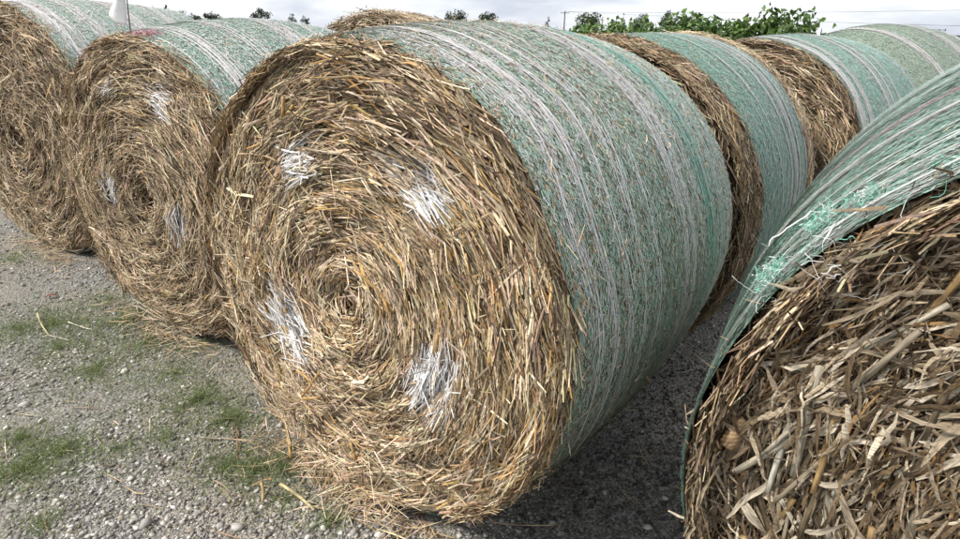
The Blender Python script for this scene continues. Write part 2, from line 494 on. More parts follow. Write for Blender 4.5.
        isw = g.random(n) < mixw + bv * .85
        c = np.where(isw[:, None], np.where((bv > .3)[:, None], bc, white), green) * g.uniform(.7, 1.22, n)[:, None]
        dk = g.random(n) < dirt * (1 - bv)
        c[dk] = straw_cols(int(dk.sum()), [.25, .35, .2, .2, 0], g)
        Tn = np.stack([-np.sin(tt), 0 * tt, np.cos(tt)], 1); On = np.stack([np.cos(tt), 0 * tt, np.sin(tt)], 1)
        j = np.where(g.random(n) < .5, g.uniform(-1.3, 1.3, n), g.normal(0, .3, n))
        j = np.where((bv > .35) & (g.random(n) < .7), j * .2, j)
        Dn = Tn * np.cos(j)[:, None] + np.array([0, 1, 0]) * np.sin(j)[:, None] + On * g.normal(0, .03, n)[:, None]
        Ln = g.uniform(*fibl, n) * (1 + bv); Wn = g.uniform(*fibw, n)
        P = s.side(yy, tt, g.uniform(.004, .011, n))
        V, F, k = ribbons(P, Dn, On, Ln, Wn, -On * (Ln ** 2 / 8 / s.R)[:, None], None, 1, 0, 1)
        V[:, 2] = np.maximum(V[:, 2], .004)
        parts = [(V, F, np.repeat(c, k, 0))]
        # long strands running right round
        m = int(260 * strands)
        bp = np.array([b[0] for b in bands]); bw = np.array([b[1] for b in bands]); pk = g.choice(len(bands), m, p=np.array([b[2] * b[1] for b in bands]) / sum(b[2] * b[1] for b in bands))
        qs = np.where(g.random(m) < .93, bp[pk] + bw[pk] * g.normal(0, .5, m), g.random(m)).clip(0.003, .997)
        colr = np.array([(b[3] if len(b) > 3 and b[2] > .6 else white) for b in bands])[pk] * g.uniform(.85, 1.15, m)[:, None]
        ns = 26
        ta = g.uniform(th[0], th[1] - .8, m); tb = np.minimum(ta + g.uniform(.5, 2.4, m), th[1])
        tk = ta[:, None] + (tb - ta)[:, None] * np.linspace(0, 1, ns)
        dr = g.normal(0, .02, m)
        qk = (qs[:, None] + dr[:, None] * np.linspace(-.5, .5, ns) + .012 * wav(tk * 1.5, qs[:, None] * 2 + 0 * tk) * -1 + .0015 * np.cumsum(g.normal(0, .6, (m, ns)), 1)).clip(0.0, 1)
        yk = edges(qk, tk); hw = g.uniform(.0009, .0022, m)[:, None]
        li = g.uniform(.008, .013, m)[:, None] + 0 * tk
        A, Bv = s.side(yk - hw, tk, li), s.side(yk + hw, tk, li)
        V = np.stack([A, Bv], 2).reshape(-1, 3)
        b0 = (np.arange(m)[:, None] * ns + np.arange(ns - 1)[None]).ravel() * 2
        F = np.stack([b0, b0 + 1, b0 + 3, b0 + 2], 1)
        parts.append((V, F, np.repeat(colr, ns * 2, 0)))
        Vj, Fj, Cj = join(parts)
        link('net_threads', mesh_np('net_threads', Vj, Fj, M_NET, Cj), shell, 'stuff')
        return shell


def tangled(name, parent, starts, n, nseg, step, width, col, rng, drift=(0, 0, 0), turn=.6):
    """loose threads: random walks from the given start points"""
    P0 = starts[rng.integers(len(starts), size=n)] + rng.normal(0, .006, (n, 3))
    d = unit(rng.normal(0, 1, (n, 3)) + np.array(drift)); P = [P0]
    for _ in range(nseg):
        d = unit(d + rng.normal(0, turn, (n, 3)) + np.array(drift) * .25); P.append(P[-1] + d * step)
    P = np.array(P).transpose(1, 0, 2)
    B = unit(rng.normal(0, 1, (n, 3)))[:, None] * (rng.uniform(.7, 1.3, n) * width / 2)[:, None, None]
    V = np.stack([P - B, P + B], 2).reshape(-1, 3); ns = nseg + 1
    b0 = (np.arange(n)[:, None] * ns + np.arange(nseg)[None]).ravel() * 2
    F = np.stack([b0, b0 + 1, b0 + 3, b0 + 2], 1)
    c = np.asarray(col); c = c[rng.integers(len(c), size=n)] * rng.uniform(.85, 1.15, n)[:, None]
    return link(name, mesh_np(name, V, F, M_NET, np.repeat(c, ns * 2, 0)), parent, 'stuff')


def stick_mesh(rng, L, r, sides=6, rings=5, bend=.05, node=True, cols=None, hollow=True):
    t = np.linspace(-.5, .5, rings); ang = np.linspace(0, 2 * np.pi, sides, endpoint=False)
    b1, b2 = rng.normal(0, bend, 2) * L
    V, C = [], []
    base = cols if cols is not None else np.array([.40, .27, .12])
    for i, q in enumerate(t):
        rr = r * (1 - .25 * (q + .5)) * (1.22 if (node and i == 2) else 1) * rng.uniform(.92, 1.08)
        cx = np.array([q * L, b1 * (4 * q * q), b2 * (4 * q * q)])
        for k_ in ang: V.append(cx + np.array([0, rr * math.cos(k_), rr * math.sin(k_) * .8])); C.append(base * rng.uniform(.8, 1.15) * (.7 if node and i == 2 else 1))
    F = []
    for i in range(rings - 1):
        for k_ in range(sides):
            F.append([i * sides + k_, i * sides + (k_ + 1) % sides, (i + 1) * sides + (k_ + 1) % sides, (i + 1) * sides + k_])
    caps = [[0, 1, 2, 3], [0, 3, 4, 5]]
    o = (rings - 1) * sides
    F += [c[::-1] for c in caps] + [[o + x for x in c] for c in caps]
    V = np.array(V)
    return V, np.array(F), np.array(C)


def basis(P, X, Z):
    X = Vector(X).normalized(); Z = Vector(Z); Z = (Z - X * Z.dot(X)).normalized(); Y = Z.cross(X)
    m = Matrix((X, Y, Z)).transposed().to_4x4(); m.translation = Vector(P); return m


# --- the big middle bale
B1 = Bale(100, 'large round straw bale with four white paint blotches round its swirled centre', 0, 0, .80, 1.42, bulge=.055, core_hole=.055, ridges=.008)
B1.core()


def w_main(a, c, g):
    hi = np.clip(.5 + c / 1.6 + .35 * B1.n2(a * .4, c * .4), 0, 1)[:, None]      # weathered towards the top
    low = np.clip(.6 - (a + c) / 1.2 + .3 * B1.n2(a * .6 + 4, c * .6), 0, 1)[:, None]
    return np.array([.26, .23, .31, .16, .04]) * hi + np.array([.04, .09, .36, .34, .17]) * (1 - hi) + np.array([0, 0, .1, .45, .0]) * low * (1 - hi)


def marks_from(px, ax, lat):
    out = []
    for (x, y, w, h) in px:
        a0, z0 = face_at(x - w / 2, y, ax, lat); a1, z1 = face_at(x + w / 2, y, ax, lat)
        _, za = face_at(x, y - h / 2, ax, lat); _, zb = face_at(x, y + h / 2, ax, lat)
        out.append(((a0 + a1) / 2, (z0 + z1) / 2, a1 - a0, za - zb))
    return out


B1.face_straw(30000, w_main, length=(.06, .22), loose=.11, marks=marks_from([(295, 158, 29, 37), (420, 194, 38, 50), (290, 329, 30, 60), (436, 384, 42, 55)], -.04, 0),
              chaos=lambda a, c: .17 + .22 * np.clip(B1.n2(a * .7, c * .7), 0, 1) + .45 * np.clip(.1 - (a + c) / 1.0, 0, 1))
B1.side_straw(2600, -.03, .045, [.2, .2, .35, .15, .1], lift=(-.02, .006), chaos=.2, wild=.04)
B1.net(.02, 1.395, [(.07, .03, .6), (.13, .016, .95), (.19, .012, .95), (.26, .02, .6), (.33, .010, .8), (.50, .016, 1.1), (.555, .016, 1.2), (.63, .022, .45, (.16, .45, .355)), (.69, .018, 1.25), (.74, .02, 1.25), (.82, .012, 1.0), (.86, .015, .3, (.16, .45, .355)), (.91, .008, .7)],
       170000, green=(.36, .52, .43), mixw=.28, dirt=.30, strands=.7)
B1.side_straw(2600, .06, 1.36, [.2, .1, .35, .35, 0], length=(.015, .05), width=(.0015, .004), lift=(.006, .015), chaos=.9, name='poking_straw')

# individual thicker stalks lying in the face
g = B1.rng
stalk_meshes = []
for k in range(8):
    V, F, C = stick_mesh(g, [.10, .14, .18, .22][k % 4], [.0042, .0055, .0065][k % 3], 6, 5, .06, k % 2 == 0, PAL[[2, 3, 4, 2, 3, 2, 4, 0][k]] * 1.05)
    stalk_meshes.append(mesh_np('straw_stalk', V, F, M_STALK, C))
for k in range(170):
    r = B1.R * math.sqrt(g.uniform(.02, .74)); th = g.uniform(0, 6.283)
    a, c = r * math.cos(th), r * math.sin(th)
    j = g.normal(0, .35) if g.random() > .2 else g.normal(0, 1)
    d = th + math.pi / 2 + j
    p = B1.face_pt(np.array(a), np.array(c), .006)
    o = link('straw_stalk', stalk_meshes[g.integers(8)], B1.root)
    if p[2] < .06: p[2] = .06
    o.matrix_local = basis(p, (math.cos(d), g.normal(0, .12), math.sin(d)), (g.normal(0, .3), -1, g.normal(0, .3)))

# --- second bale of the same row
B2 = Bale(200, 'mint netted bale standing end to end behind the paint-marked bale', 1.47, .06, .80, 1.42, bulge=.03)
B2.core(dense=False)
B2.side_straw(8500, .0, .21, [.28, .30, .28, .10, .04], lift=(-.02, .008))
B2.side_straw(5200, 1.22, 1.41, [.12, .08, .3, .45, .05], lift=(-.02, .03), chaos=.7)
B2.face_straw(2500, lambda a, c, g: np.array([.3, .3, .3, .1, 0]), rmin=.7)
B2.net(.195, 1.25, [(.30, .008, .4), (.52, .012, .6), (.60, .010, .95), (.645, .018, 1.0), (.74, .014, .95), (.95, .02, .4)], 80000, green=(.27, .50, .42), mixw=.18, dirt=.16, fibw=(.002, .0038))

# --- third
B3 = Bale(300, 'bale set slightly sideways in the row, its brown straw face showing past its neighbour', 3.20, .345, .80, 1.45, bulge=.03, yaw=-.2)
B3.core(dense=False)
B3.face_straw(9000, lambda a, c, g: np.array([.30, .26, .28, .14, .02]), rmin=.35, cut=lambda a, c: (a > -.3), width=(.004, .008))
B3.side_straw(1500, -.02, .05, [.3, .3, .3, .1, .0], lift=(-.02, .008))
B3.net(.035, 1.43, [(.04, .03, 1.0), (.13, .018, 1.0), (.40, .018, 1.0), (.48, .02, 1.0), (.58, .012, .9), (.9, .02, .4)], 55000, green=(.29, .52, .45), mixw=.18, dirt=.12, fibw=(.0025, .0045))

# --- fourth
B4 = Bale(400, 'greyish netted bale at the far end of the row, beside the shrubs', 4.64, .62, .805, 1.8, bulge=.12, facebulge=.0, yaw=-.36)
B4.core(dense=False)
B4.face_straw(2500, lambda a, c, g: np.array([.30, .26, .28, .14, .02]), rmin=.5, width=(.004, .008))
B4.face_net(26000, .3)
B4.net(.0, 1.78, [(.2, .03, .45), (.45, .03, .5), (.62, .03, .45), (.8, .03, .4)], 40000, green=(.27, .40, .335), mixw=.30, dirt=.22, fibw=(.003, .005))

# --- neighbouring row, paint-marked bale in the mound of fluffy straw
A1, T1 = .265, -1.83
L1 = Bale(500, 'fluffy straw bale with four small paint marks and a white flag on top', A1, T1, .795, 1.40, bulge=.085, facebulge=.06, yaw=.06)
L1.core()
wl1 = lambda a, c, g: np.array([.26, .18, .32, .22, .02])[None] + np.clip(-c, 0, .8)[:, None] * np.array([0, 0, .3, .35, .05])
L1.face_straw(20000, wl1, length=(.05, .16), width=(.003, .006), chaos=.5, marks=marks_from([(104, 90, 7, 18), (147, 103, 10, 28), (113, 189, 7, 21), (171, 227, 9, 27)], A1 - .07, T1), pw=.5)
L1.side_straw(3000, -.02, .07, [.2, .2, .35, .2, .05], lift=(-.02, .012), chaos=.6)
L1.net(.03, 1.37, [(.12, .03, .6), (.30, .05, .35), (.52, .06, .6), (.66, .03, .7), (.85, .04, .5)], 90000, green=(.29, .45, .39), mixw=.36, dirt=.18, fibw=(.0022, .004))

L1b = Bale(550, 'bare straw bale end rising behind the flagged bale', 1.72, -1.72, .865, 1.3, bulge=.0, lump=.02)
L1b.root.rotation_euler[0] = -.055                   # its far end has settled
L1b.core(dense=False)
L1b.face_straw(2500, lambda a, c, g: np.array([.2, .2, .35, .25, 0]), rmin=.6)
L1b.side_straw(7000, .0, .50, [.15, .12, .33, .38, .02], th=(.2, 2.9), lift=(-.02, .04), chaos=.7)
L1b.net(.45, 1.27, [(.2, .05, .6), (.6, .05, .6)], 22000, green=(.21, .38, .31), mixw=.3, dirt=.1, fibw=(.003, .005))

# --- next row to the left
A2, T2 = .43, -3.88
L2 = Bale(600, 'tall weathered straw bale under pale whitish net, no paint marks', A2, T2, .885, 1.30, bulge=.05, yaw=.10, facebulge=.08)
L2.core()
L2.face_straw(14000, lambda a, c, g: np.array([.30, .22, .28, .18, .02])[None] + np.clip(-c, 0, .8)[:, None] * np.array([0, 0, .25, .4, 0]), length=(.06, .17), width=(.0035, .007), chaos=.5)
L2.side_straw(2400, -.02, .07, [.25, .2, .3, .2, .05], lift=(-.02, .012), chaos=.6)
L2.net(.03, 1.27, [(.08, .05, .7), (.25, .05, .6), (.5, .06, .8), (.75, .06, .7)], 36000, green=(.32, .46, .41), mixw=.5, dirt=.1, fibw=(.003, .005))
L3 = Bale(650, 'dark straw bale standing beyond the tall weathered one', .75, -5.85, .82, 1.36, bulge=.03)
L3.core(dense=False)
L3.face_straw(5000, lambda a, c, g: np.array([.3, .3, .3, .1, 0]), width=(.004, .008), chaos=.5)
L3.net(.03, 1.33, [(.3, .05, .6), (.7, .06, .6)], 12000, fibw=(.003, .005))

# --- the corn stover bale on the other side of the aisle
AR, TR = -.139, 1.959
R1 = Bale(700, 'coarse corn stalk bale with dry husks and torn mint net at its rim', AR, TR, .80, 1.36, bulge=.03, taper=.07, lump=.016, facebulge=.03, ridges=.006, core_hole=.04)
R1.core()
R1.net(.0, 1.33, [(.03, .02, .5), (.10, .012, .8), (.155, .010, .8), (.33, .016, .8), (.47, .010, 1.0, (.72, .32, .42)), (.55, .010, .8, (.05, .05, .05)), (.62, .02, .7), (.8, .03, .6)], 170000, green=(.30, .54, .46), mixw=.28, dirt=.10, edge=.02, strands=.55, fibl=(.008, .03))
g = R1.rng
SP = np.array([[.27, .205, .135], [.155, .107, .062], [.42, .34, .24], [.60, .52, .40], [.33, .20, .085], [.075, .05, .03]])


def stover_cols(n, w, g):
    return SP[g.choice(6, n, p=np.array(w) / sum(w))] * g.uniform(.75, 1.2, n)[:, None]


def stover_layer(n, L, W, nseg, w, lift, chaos, curl, ridge, name, mat):
    r = R1.R * np.sqrt(g.uniform(0, 1, n)); th = g.uniform(0, 2 * np.pi, n); a, c = r * np.cos(th), r * np.sin(th)
    dth = th + np.pi / 2 + np.where(g.random(n) < .2, g.normal(0, 1.1, n), g.normal(0, chaos, n))
    D = np.stack([np.cos(dth), g.normal(0, .16, n), np.sin(dth)], 1)
    Ln = g.uniform(*L, n); Wn = g.uniform(*W, n)
    K = -np.stack([np.cos(th), 0 * th, np.sin(th)], 1) * (Ln ** 2 / 8 / np.maximum(r, .1))[:, None] + g.normal(0, 1, (n, 3)) * (Ln * curl)[:, None]
    N = np.stack([g.normal(0, .6, n), -np.ones(n), g.normal(0, .6, n)], 1)
    P = R1.face_pt(a, c, g.uniform(*lift, n))
    V, F, k = ribbons(P, D, N, Ln, Wn, K, g.normal(0, 1.0, n), nseg, ridge, .35, g.normal(0, 1, (n, nseg + 1, 3)) * (Ln * .02)[:, None, None])
    V[:, 2] = np.maximum(V[:, 2], .006)
    link(name, mesh_np(name, V, F, mat, np.repeat(stover_cols(n, w, g), k, 0)), R1.root, 'stuff')


stover_layer(34000, (.02, .10), (.0018, .007), 3, [.26, .27, .18, .09, .08, .12], (-.034, .008), .35, .06, .2, 'shredded_stover', M_LEAF_DRY)
stover_layer(5200, (.05, .18), (.004, .012), 7, [.26, .26, .24, .14, .03, .07], (-.03, .012), .4, .10, .18, 'leaf_shreds', M_LEAF_DRY)

R1.side_straw(2600, -.04, .03, [.4, .3, .2, .1, 0], th=(-.8, 4.0), lift=(-.05, -.012), width=(.003, .009), chaos=.4, name='rim_stover')
leaf_m = []
for k in range(12):                                   # dry husks: curled, folded strips that narrow to a tip
    n = 9; t = np.linspace(0, 1, n); Lh = [.12, .17, .22, .15][k % 4]; wd = [.008, .012, .016, .010, .020][k % 5] / 2
    curl = g.normal(0, 1.4); tw = g.normal(0, 1.8); x = (t - .5) * Lh
    zc = .030 * curl * (t - .4) ** 2 * 2 + .004 * np.sin(t * 9 + k); yc = .022 * g.normal() * np.sin(t * 3) + .006 * g.normal() * np.sin(t * 8)
    w = wd * (np.sin(np.pi * (t * .86 + .10)) ** .7); ang = tw * (t - .3)
    V, C = [], []
    bc = SP[[2, 3, 0, 2, 3, 1, 0][k % 7]]
    for i in range(n):
        for j, fold in ((-1, .45), (0, 0), (1, .45)):
            V.append([x[i], yc[i] + j * w[i] * math.cos(ang[i]), zc[i] + j * w[i] * math.sin(ang[i]) + fold * w[i]])
            C.append(bc * (.78 if j == 0 else 1.0) * g.uniform(.7, 1.15))
    F = [[i * 3 + j, i * 3 + j + 1, i * 3 + j + 4, i * 3 + j + 3] for i in range(n - 1) for j in (0, 1)]
    leaf_m.append(mesh_np('husk_leaf', np.array(V), np.array(F), M_LEAF_DRY, np.array(C), smooth=True))
corn_m = []
for k in range(9):
    V, F, C = stick_mesh(g, [.16, .24, .34, .20, .44][k % 5], [.0065, .0085, .0055, .0075][k % 4], 6, 6, .008, True, SP[[4, 2, 0, 1, 2, 0, 2, 4, 3][k]] * np.array([.95, 1.05, 1.15]))
    corn_m.append(mesh_np('corn_stalk', V, F, M_STALK, C, smooth=True))


def visible_rt():                                     # the upper left two thirds of the face carry the pieces the photo shows
    while True:
        r = R1.R * math.sqrt(g.uniform(.03, 1)); th = g.uniform(.3, 4.2)
        if r < R1.R - .06: return r, th


for k in range(120):
    r, th = visible_rt(); a, c = r * math.cos(th), r * math.sin(th)
    d = th + math.pi / 2 + g.normal(0, .22)
    o = link('corn_stalk', corn_m[g.integers(9)], R1.root)
    r = min(r, R1.R - .15)
    a, c = r * math.cos(th), r * math.sin(th)
    o.matrix_local = basis(R1.face_pt(np.array(a), np.array(c), g.uniform(-.004, .012)), (math.cos(d), g.normal(0, .08), math.sin(d)), (0, -1, 0))
for k in range(190):
    r, th = visible_rt(); a, c = r * math.cos(th), r * math.sin(th)
    d = th + math.pi / 2 + (g.normal(0, .45) if g.random() < .7 else g.normal(0, 1.3)) + (math.pi if g.random() < .5 else 0)
    o = link('husk_leaf', leaf_m[g.integers(12)], R1.root)
    o.matrix_local = basis(R1.face_pt(np.array(a), np.array(c), g.uniform(.004, .022)), (math.cos(d), g.normal(0, .22), math.sin(d)), (g.normal(0, .5), -1, g.normal(0, .5)))

# a bare corn cob in the stover: rows of empty sockets
ca, cz = face_at(736, 433, AR, TR)
nr_, nk = 15, 14
V, C = [], []
for i in range(nr_):
    q = i / (nr_ - 1); rr = .017 * (1 - .25 * q) * (1 if 0 < i < nr_ - 1 else .55)
    for j in range(nk):
        an = 2 * math.pi * (j + (i % 2) * .5) / nk; bmp = 1 + .09 * ((i + j) % 2)
        V.append([(q - .5) * .075, rr * bmp * math.cos(an), rr * bmp * math.sin(an)]); C.append(np.array([.34, .23, .13]) * (1.25 if (i + j) % 2 else .7))
F = [[i * nk + j, i * nk + (j + 1) % nk, (i + 1) * nk + (j + 1) % nk, (i + 1) * nk + j] for i in range(nr_ - 1) for j in range(nk)]
cob = link('corn_cob', mesh_np('corn_cob', np.array(V), np.array(F), M_STALK, np.array(C)), R1.root)
cob.matrix_local = basis(R1.face_pt(np.array(ca), np.array(cz - .8), .012), (.35, .1, 1), (0, -1, 0))

# torn edge of the net: frayed tufts and stray white threads
NETC = [(.20, .50, .40), (.25, .52, .43), (.62, .66, .64), (.70, .72, .70)]


def rim_pts(t0, t1, m, y0=-.01, y1=.03, lift=.012):
    t = g.uniform(t0, t1, m); y = g.uniform(y0, y1, m)
    return R1.side(y, t, lift)


tangled('frayed_net', R1.root, rim_pts(1.5, 2.7, 400), 60, 7, .009, .0014, NETC, g, (0, -.3, -.15), .35)
for (tc_, yc_, nn) in ((2.50, .16, 220), (2.64, .10, 300), (2.40, .12, 100)):
    tangled('frayed_net', R1.root, rim_pts(tc_ - .035, tc_ + .035, 60, yc_ - .03, yc_ + .03), nn, 9, .004, .0013, NETC[:3], g, (-.12, 0, .10), .9)
wa, wz = face_at(848, 262, AR - .03, TR)
wp = np.stack([wa + g.normal(0, .03, 60), np.full(60, -.05), wz + g.normal(0, .03, 60)], 1)
tangled('loose_thread', R1.root, wp, 9, 22, .008, .0015, [(.72, .73, .72)], g, (0, -.03, -.06), .4)

# ------------------------------------------------------------------ gravel, weeds and litter on the ground
rg = np.random.default_rng(42)
ICO_V = []
ph = (1 + 5 ** .5) / 2
for a_ in (-1, 1):
    for b_ in (-ph, ph): ICO_V += [(0, a_, b_), (a_, b_, 0), (b_, 0, a_)]
ICO_V = unit(np.array(ICO_V, float))
ICO_F = []
for i in range(12):
    for j in range(i + 1, 12):
        for k in range(j + 1, 12):
            q = ICO_V[[i, j, k]]
            if max(np.linalg.norm(q[0] - q[1]), np.linalg.norm(q[1] - q[2]), np.linalg.norm(q[0] - q[2])) < 1.1:
                nn = np.cross(q[1] - q[0], q[2] - q[0]); ICO_F.append((i, j, k) if nn @ q.sum(0) > 0 else (i, k, j))
ICO_F = np.array(ICO_F)
OCT_V = np.array([(1, 0, 0), (0, 1, 0), (-1, 0, 0), (0, -1, 0), (0, 0, 1), (0, 0, -1)], float)
OCT_F = np.array([(0, 1, 4), (1, 2, 4), (2, 3, 4), (3, 0, 4), (1, 0, 5), (2, 1, 5), (3, 2, 5), (0, 3, 5)])
STONE_C = np.array([[.34, .33, .32], [.47, .46, .445], [.22, .21, .205], [.62, .61, .60], [.30, .265, .225], [.14, .135, .13]]) * np.array([1.03, 1.0, .96])
FOOT = [(0, 0, .80, 1.42), (1.47, .063, .8, 1.42), (3.2, .345, .8, 1.45), (A1, T1, .8, 1.4), (A2, T2, .84, 1.36), (AR, TR, .8, 1.36), (1.63, -1.7, .8, 1.4), (.75, -5.85, .8, 1.36), (4.7, .55, .8, 1.8)]


def under_bale(x, y, m=0.0):
    w = np.stack([x, y], -1) - C0; la, ax = w @ U2, w @ D2; hit = np.zeros(len(x), bool)
    for (a0, t0, R, L) in FOOT: hit |= (ax > a0 - .0 + m) & (ax < a0 + L) & (np.abs(la - t0) < .36 - m)
    return hit


def scatter(n, power=1.0):                            # points over the ground in view (and a margin), denser near by
    out = []
    tot = 0
    while tot < n:
        d = rg.uniform(0, 1, n * 2); y = 1.15 + 6.8 * d ** (1.0 + power); x = rg.uniform(-1.0, .85, n * 2) * y * 1.0
        w = np.stack([x, y], -1) - C0; la, ax = w @ U2, w @ D2
        k = ((ax < .95) & (la < 1.0)) | ((la > .2) & (la < 1.75) & (ax < 5))
        k &= ~under_bale(x, y) & (y < 8)
        out.append(np.stack([x[k], y[k]], 1)); tot += int(k.sum())
    return np.concatenate(out)[:n]


st_n = Noise(77, 1.5)
DUST = [(ground_at(45, 412), .30), (ground_at(120, 392), .2), (ground_at(5, 515), .14), (ground_at(30, 290), .3)]


def stones(n, size, TV, TF, name, power, sink=.35):
    P = scatter(n, power); x, y = P[:, 0], P[:, 1]
    bare = np.maximum(st_n(x, y), sum(1.3 * np.exp(-((x - q[0]) ** 2 + (y - q[1]) ** 2) / w ** 2) for q, w in DUST))                                  # worn, dusty places carry fewer stones
    k = rg.random(n) > np.clip(bare - .25, 0, .75); P = P[k]; x, y = P[:, 0], P[:, 1]; n = len(P)
    sz = size[0] + (size[1] - size[0]) * rg.random(n) ** 2.2
    V = TV[None] * (1 + rg.normal(0, .33, (n, len(TV), 1))) * sz[:, None, None] * rg.uniform(.7, 1.25, (n, 1, 3)) * np.array([1, 1, .6])
    an = rg.uniform(0, 6.28, n); ca_, sa_ = np.cos(an)[:, None], np.sin(an)[:, None]
    tl = rg.normal(0, .3, n)[:, None]
    X = V[..., 0] * ca_ - V[..., 1] * sa_; Y = V[..., 0] * sa_ + V[..., 1] * ca_; Z = V[..., 2] + X * tl
    W = np.stack([X + x[:, None], Y + y[:, None], Z + (ground_z(x, y) + sz * sink)[:, None]], -1)
    F = (TF[None] + (np.arange(n) * len(TV))[:, None, None]).reshape(-1, 3)
    c = STONE_C[rg.choice(6, n, p=[.3, .24, .2, .08, .08, .10])] * rg.uniform(.8, 1.2, n)[:, None]
    w_ = np.stack([x, y], -1) - C0                     # shade of the aisle between the rows, painted into the stone colours
    aisle_shade = np.clip(((w_ @ U2) + .15 * st_n(x * 2, y * 2) - .45) / .25, 0, 1)
    c = c * (1 - .62 * aisle_shade)[:, None]
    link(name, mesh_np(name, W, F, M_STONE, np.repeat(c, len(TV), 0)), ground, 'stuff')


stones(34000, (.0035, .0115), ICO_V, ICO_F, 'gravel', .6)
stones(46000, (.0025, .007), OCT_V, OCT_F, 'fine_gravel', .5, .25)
stone_m = []
for k in range(10):
    V = ICO_V * (1 + rg.normal(0, .24, (12, 1))) * rg.uniform(.7, 1.2, 3) * np.array([1, 1, .65])
    stone_m.append(mesh_np('stone', V, ICO_F, M_STONE, np.repeat((STONE_C[[0, 1, 1, 0, 0, 4, 3, 1, 2, 0][k]])[None], 12, 0)))
PS = scatter(280, .8)
for (x, y) in PS:
    sz = rg.uniform(.010, .018) * (1.3 if rg.random() < .12 else 1)
    o = link('stone', stone_m[rg.integers(10)], ground)
    o.location = (x, y, float(ground_z(np.array(x), np.array(y))) + sz * .3); o.scale = (sz, sz, sz)
    o.rotation_euler = (rg.normal(0, .3), rg.normal(0, .3), rg.uniform(0, 6.28))

# weeds: short fine blades in ragged patches
patch = [(25, 470, .13, 900), (60, 452, .09, 500), (22, 440, .07, 250), (200, 400, .14, 900), (232, 420, .12, 800), (255, 470, .10, 700), (225, 468, .08, 350), (285, 468, .08, 350),
         (55, 325, .22, 800), (125, 322, .20, 900), (150, 345, .15, 600), (95, 372, .2, 700), (20, 330, .2, 500), (10, 200, .3, 500), (12, 262, .3, 600), (60, 350, .25, 600),
         (330, 522, .05, 160), (175, 375, .15, 400), (120, 450, .14, 250), (110, 300, .25, 400), (200, 345, .10, 300), (285, 500, .06, 160), (45, 525, .08, 160), (165, 440, .1, 160)]
parts = []
GP = np.array([[.24, .30, .13], [.29, .35, .16], [.18, .225, .11], [.38, .36, .25], [.31, .39, .16]])
for (px, py, s_, n) in patch:
    c = ground_at(px, py); n = int(n * 2.1)
    rr_ = np.abs(rg.normal(0, 1, n)) ; an = rg.uniform(0, 6.28, n)
    lump = 1 + .5 * np.sin(an * 3 + px)
    x = c[0] + np.cos(an) * rr_ * s_ * 1.6 * lump; y = c[1] + np.sin(an) * rr_ * s_ * 1.6 * lump
    k = ~under_bale(x, y, .05); x, y = x[k], y[k]; n = len(x)
    h = rg.uniform(.012, .052, n) * np.where(rg.random(n) < .08, 1.5, 1)
    D = unit(np.stack([rg.normal(0, .75, n), rg.normal(0, .75, n), np.ones(n)], 1))
    P = np.stack([x, y, ground_z(x, y)], 1) + D * (h / 2)[:, None]
    K = np.stack([rg.normal(0, .25, n), rg.normal(0, .25, n), -np.abs(rg.normal(0, .1, n))], 1) * h[:, None]
    V, F, kk = ribbons(P, D, rg.normal(0, 1, (n, 3)), h, rg.uniform(.0015, .0038, n), K, rg.normal(0, .5, n), 2, 0, .25)
    parts.append((V, F, np.repeat(GP[rg.choice(5, n, p=[.3, .28, .2, .1, .12])] * rg.uniform(.75, 1.25, n)[:, None], kk, 0)))
V, F, C = join(parts)
link('grass', mesh_np('grass', V, F, M_GRASS, C), None, 'stuff', 'short green weeds growing in ragged patches through the gravel', 'grass')

# straw litter along the foot of the bales
parts = []


def litter(n, ax, lat, sax, slat, zmax, w, L=(.04, .16)):
    q = np.stack([rg.normal(ax, sax, n), rg.normal(lat, slat, n)], 1)
    xy = C0 + q[:, :1] * D2 + q[:, 1:] * U2
    an = rg.uniform(0, 6.28, n); D = np.stack([np.cos(an), np.sin(an), rg.normal(0, .12, n)], 1)
    P = np.stack([xy[:, 0], xy[:, 1], ground_z(xy[:, 0], xy[:, 1]) + .010 + rg.random(n) ** 2 * zmax], 1)
    Ln = rg.uniform(*L, n)
    V, F, k = ribbons(P, D, np.stack([rg.normal(0, .4, n), rg.normal(0, .4, n), np.ones(n)], 1), Ln, rg.uniform(.0025, .006, n), rg.normal(0, 1, (n, 3)) * (Ln * .05)[:, None], rg.normal(0, .5, n), 2, .35, .5)
    gz_ = ground_z(V[:, 0], V[:, 1]) + .004
    V[:, 2] = np.maximum(V[:, 2], gz_)
    parts.append((V, F, np.repeat(straw_cols(n, w, rg), k, 0)))


WL = [.12, .12, .36, .36, .04]
litter(420, -.03, -.18, .035, .17, .09, WL)
litter(90, -.08, -.35, .08, .2, .02, WL)
litter(180, -.06, .12, .04, .2, .04, WL)
litter(60, -.05, .45, .05, .12, .01, [.3, .3, .3, .1, 0])
litter(260, A1 - .06, T1, .045, .28, .06, WL)
litter(40, A1 - .12, T1 + .2, .12, .35, .01, WL)
litter(220, A2 - .06, T2, .045, .28, .06, WL)
litter(40, A2 - .2, T2 + .3, .12, .4, .01, WL)
litter(50, .8, .75, .4, .25, .004, [.3, .3, .3, .1, 0])
litter(70, -.45, -.8, .3, .6, .004, [.2, .2, .4, .2, 0])
V, F, C = join(parts)
link('straw_litter', mesh_np('straw_litter', V, F, M_STRAW, C), None, 'stuff', 'loose straw fallen along the foot of the bales', 'straw')


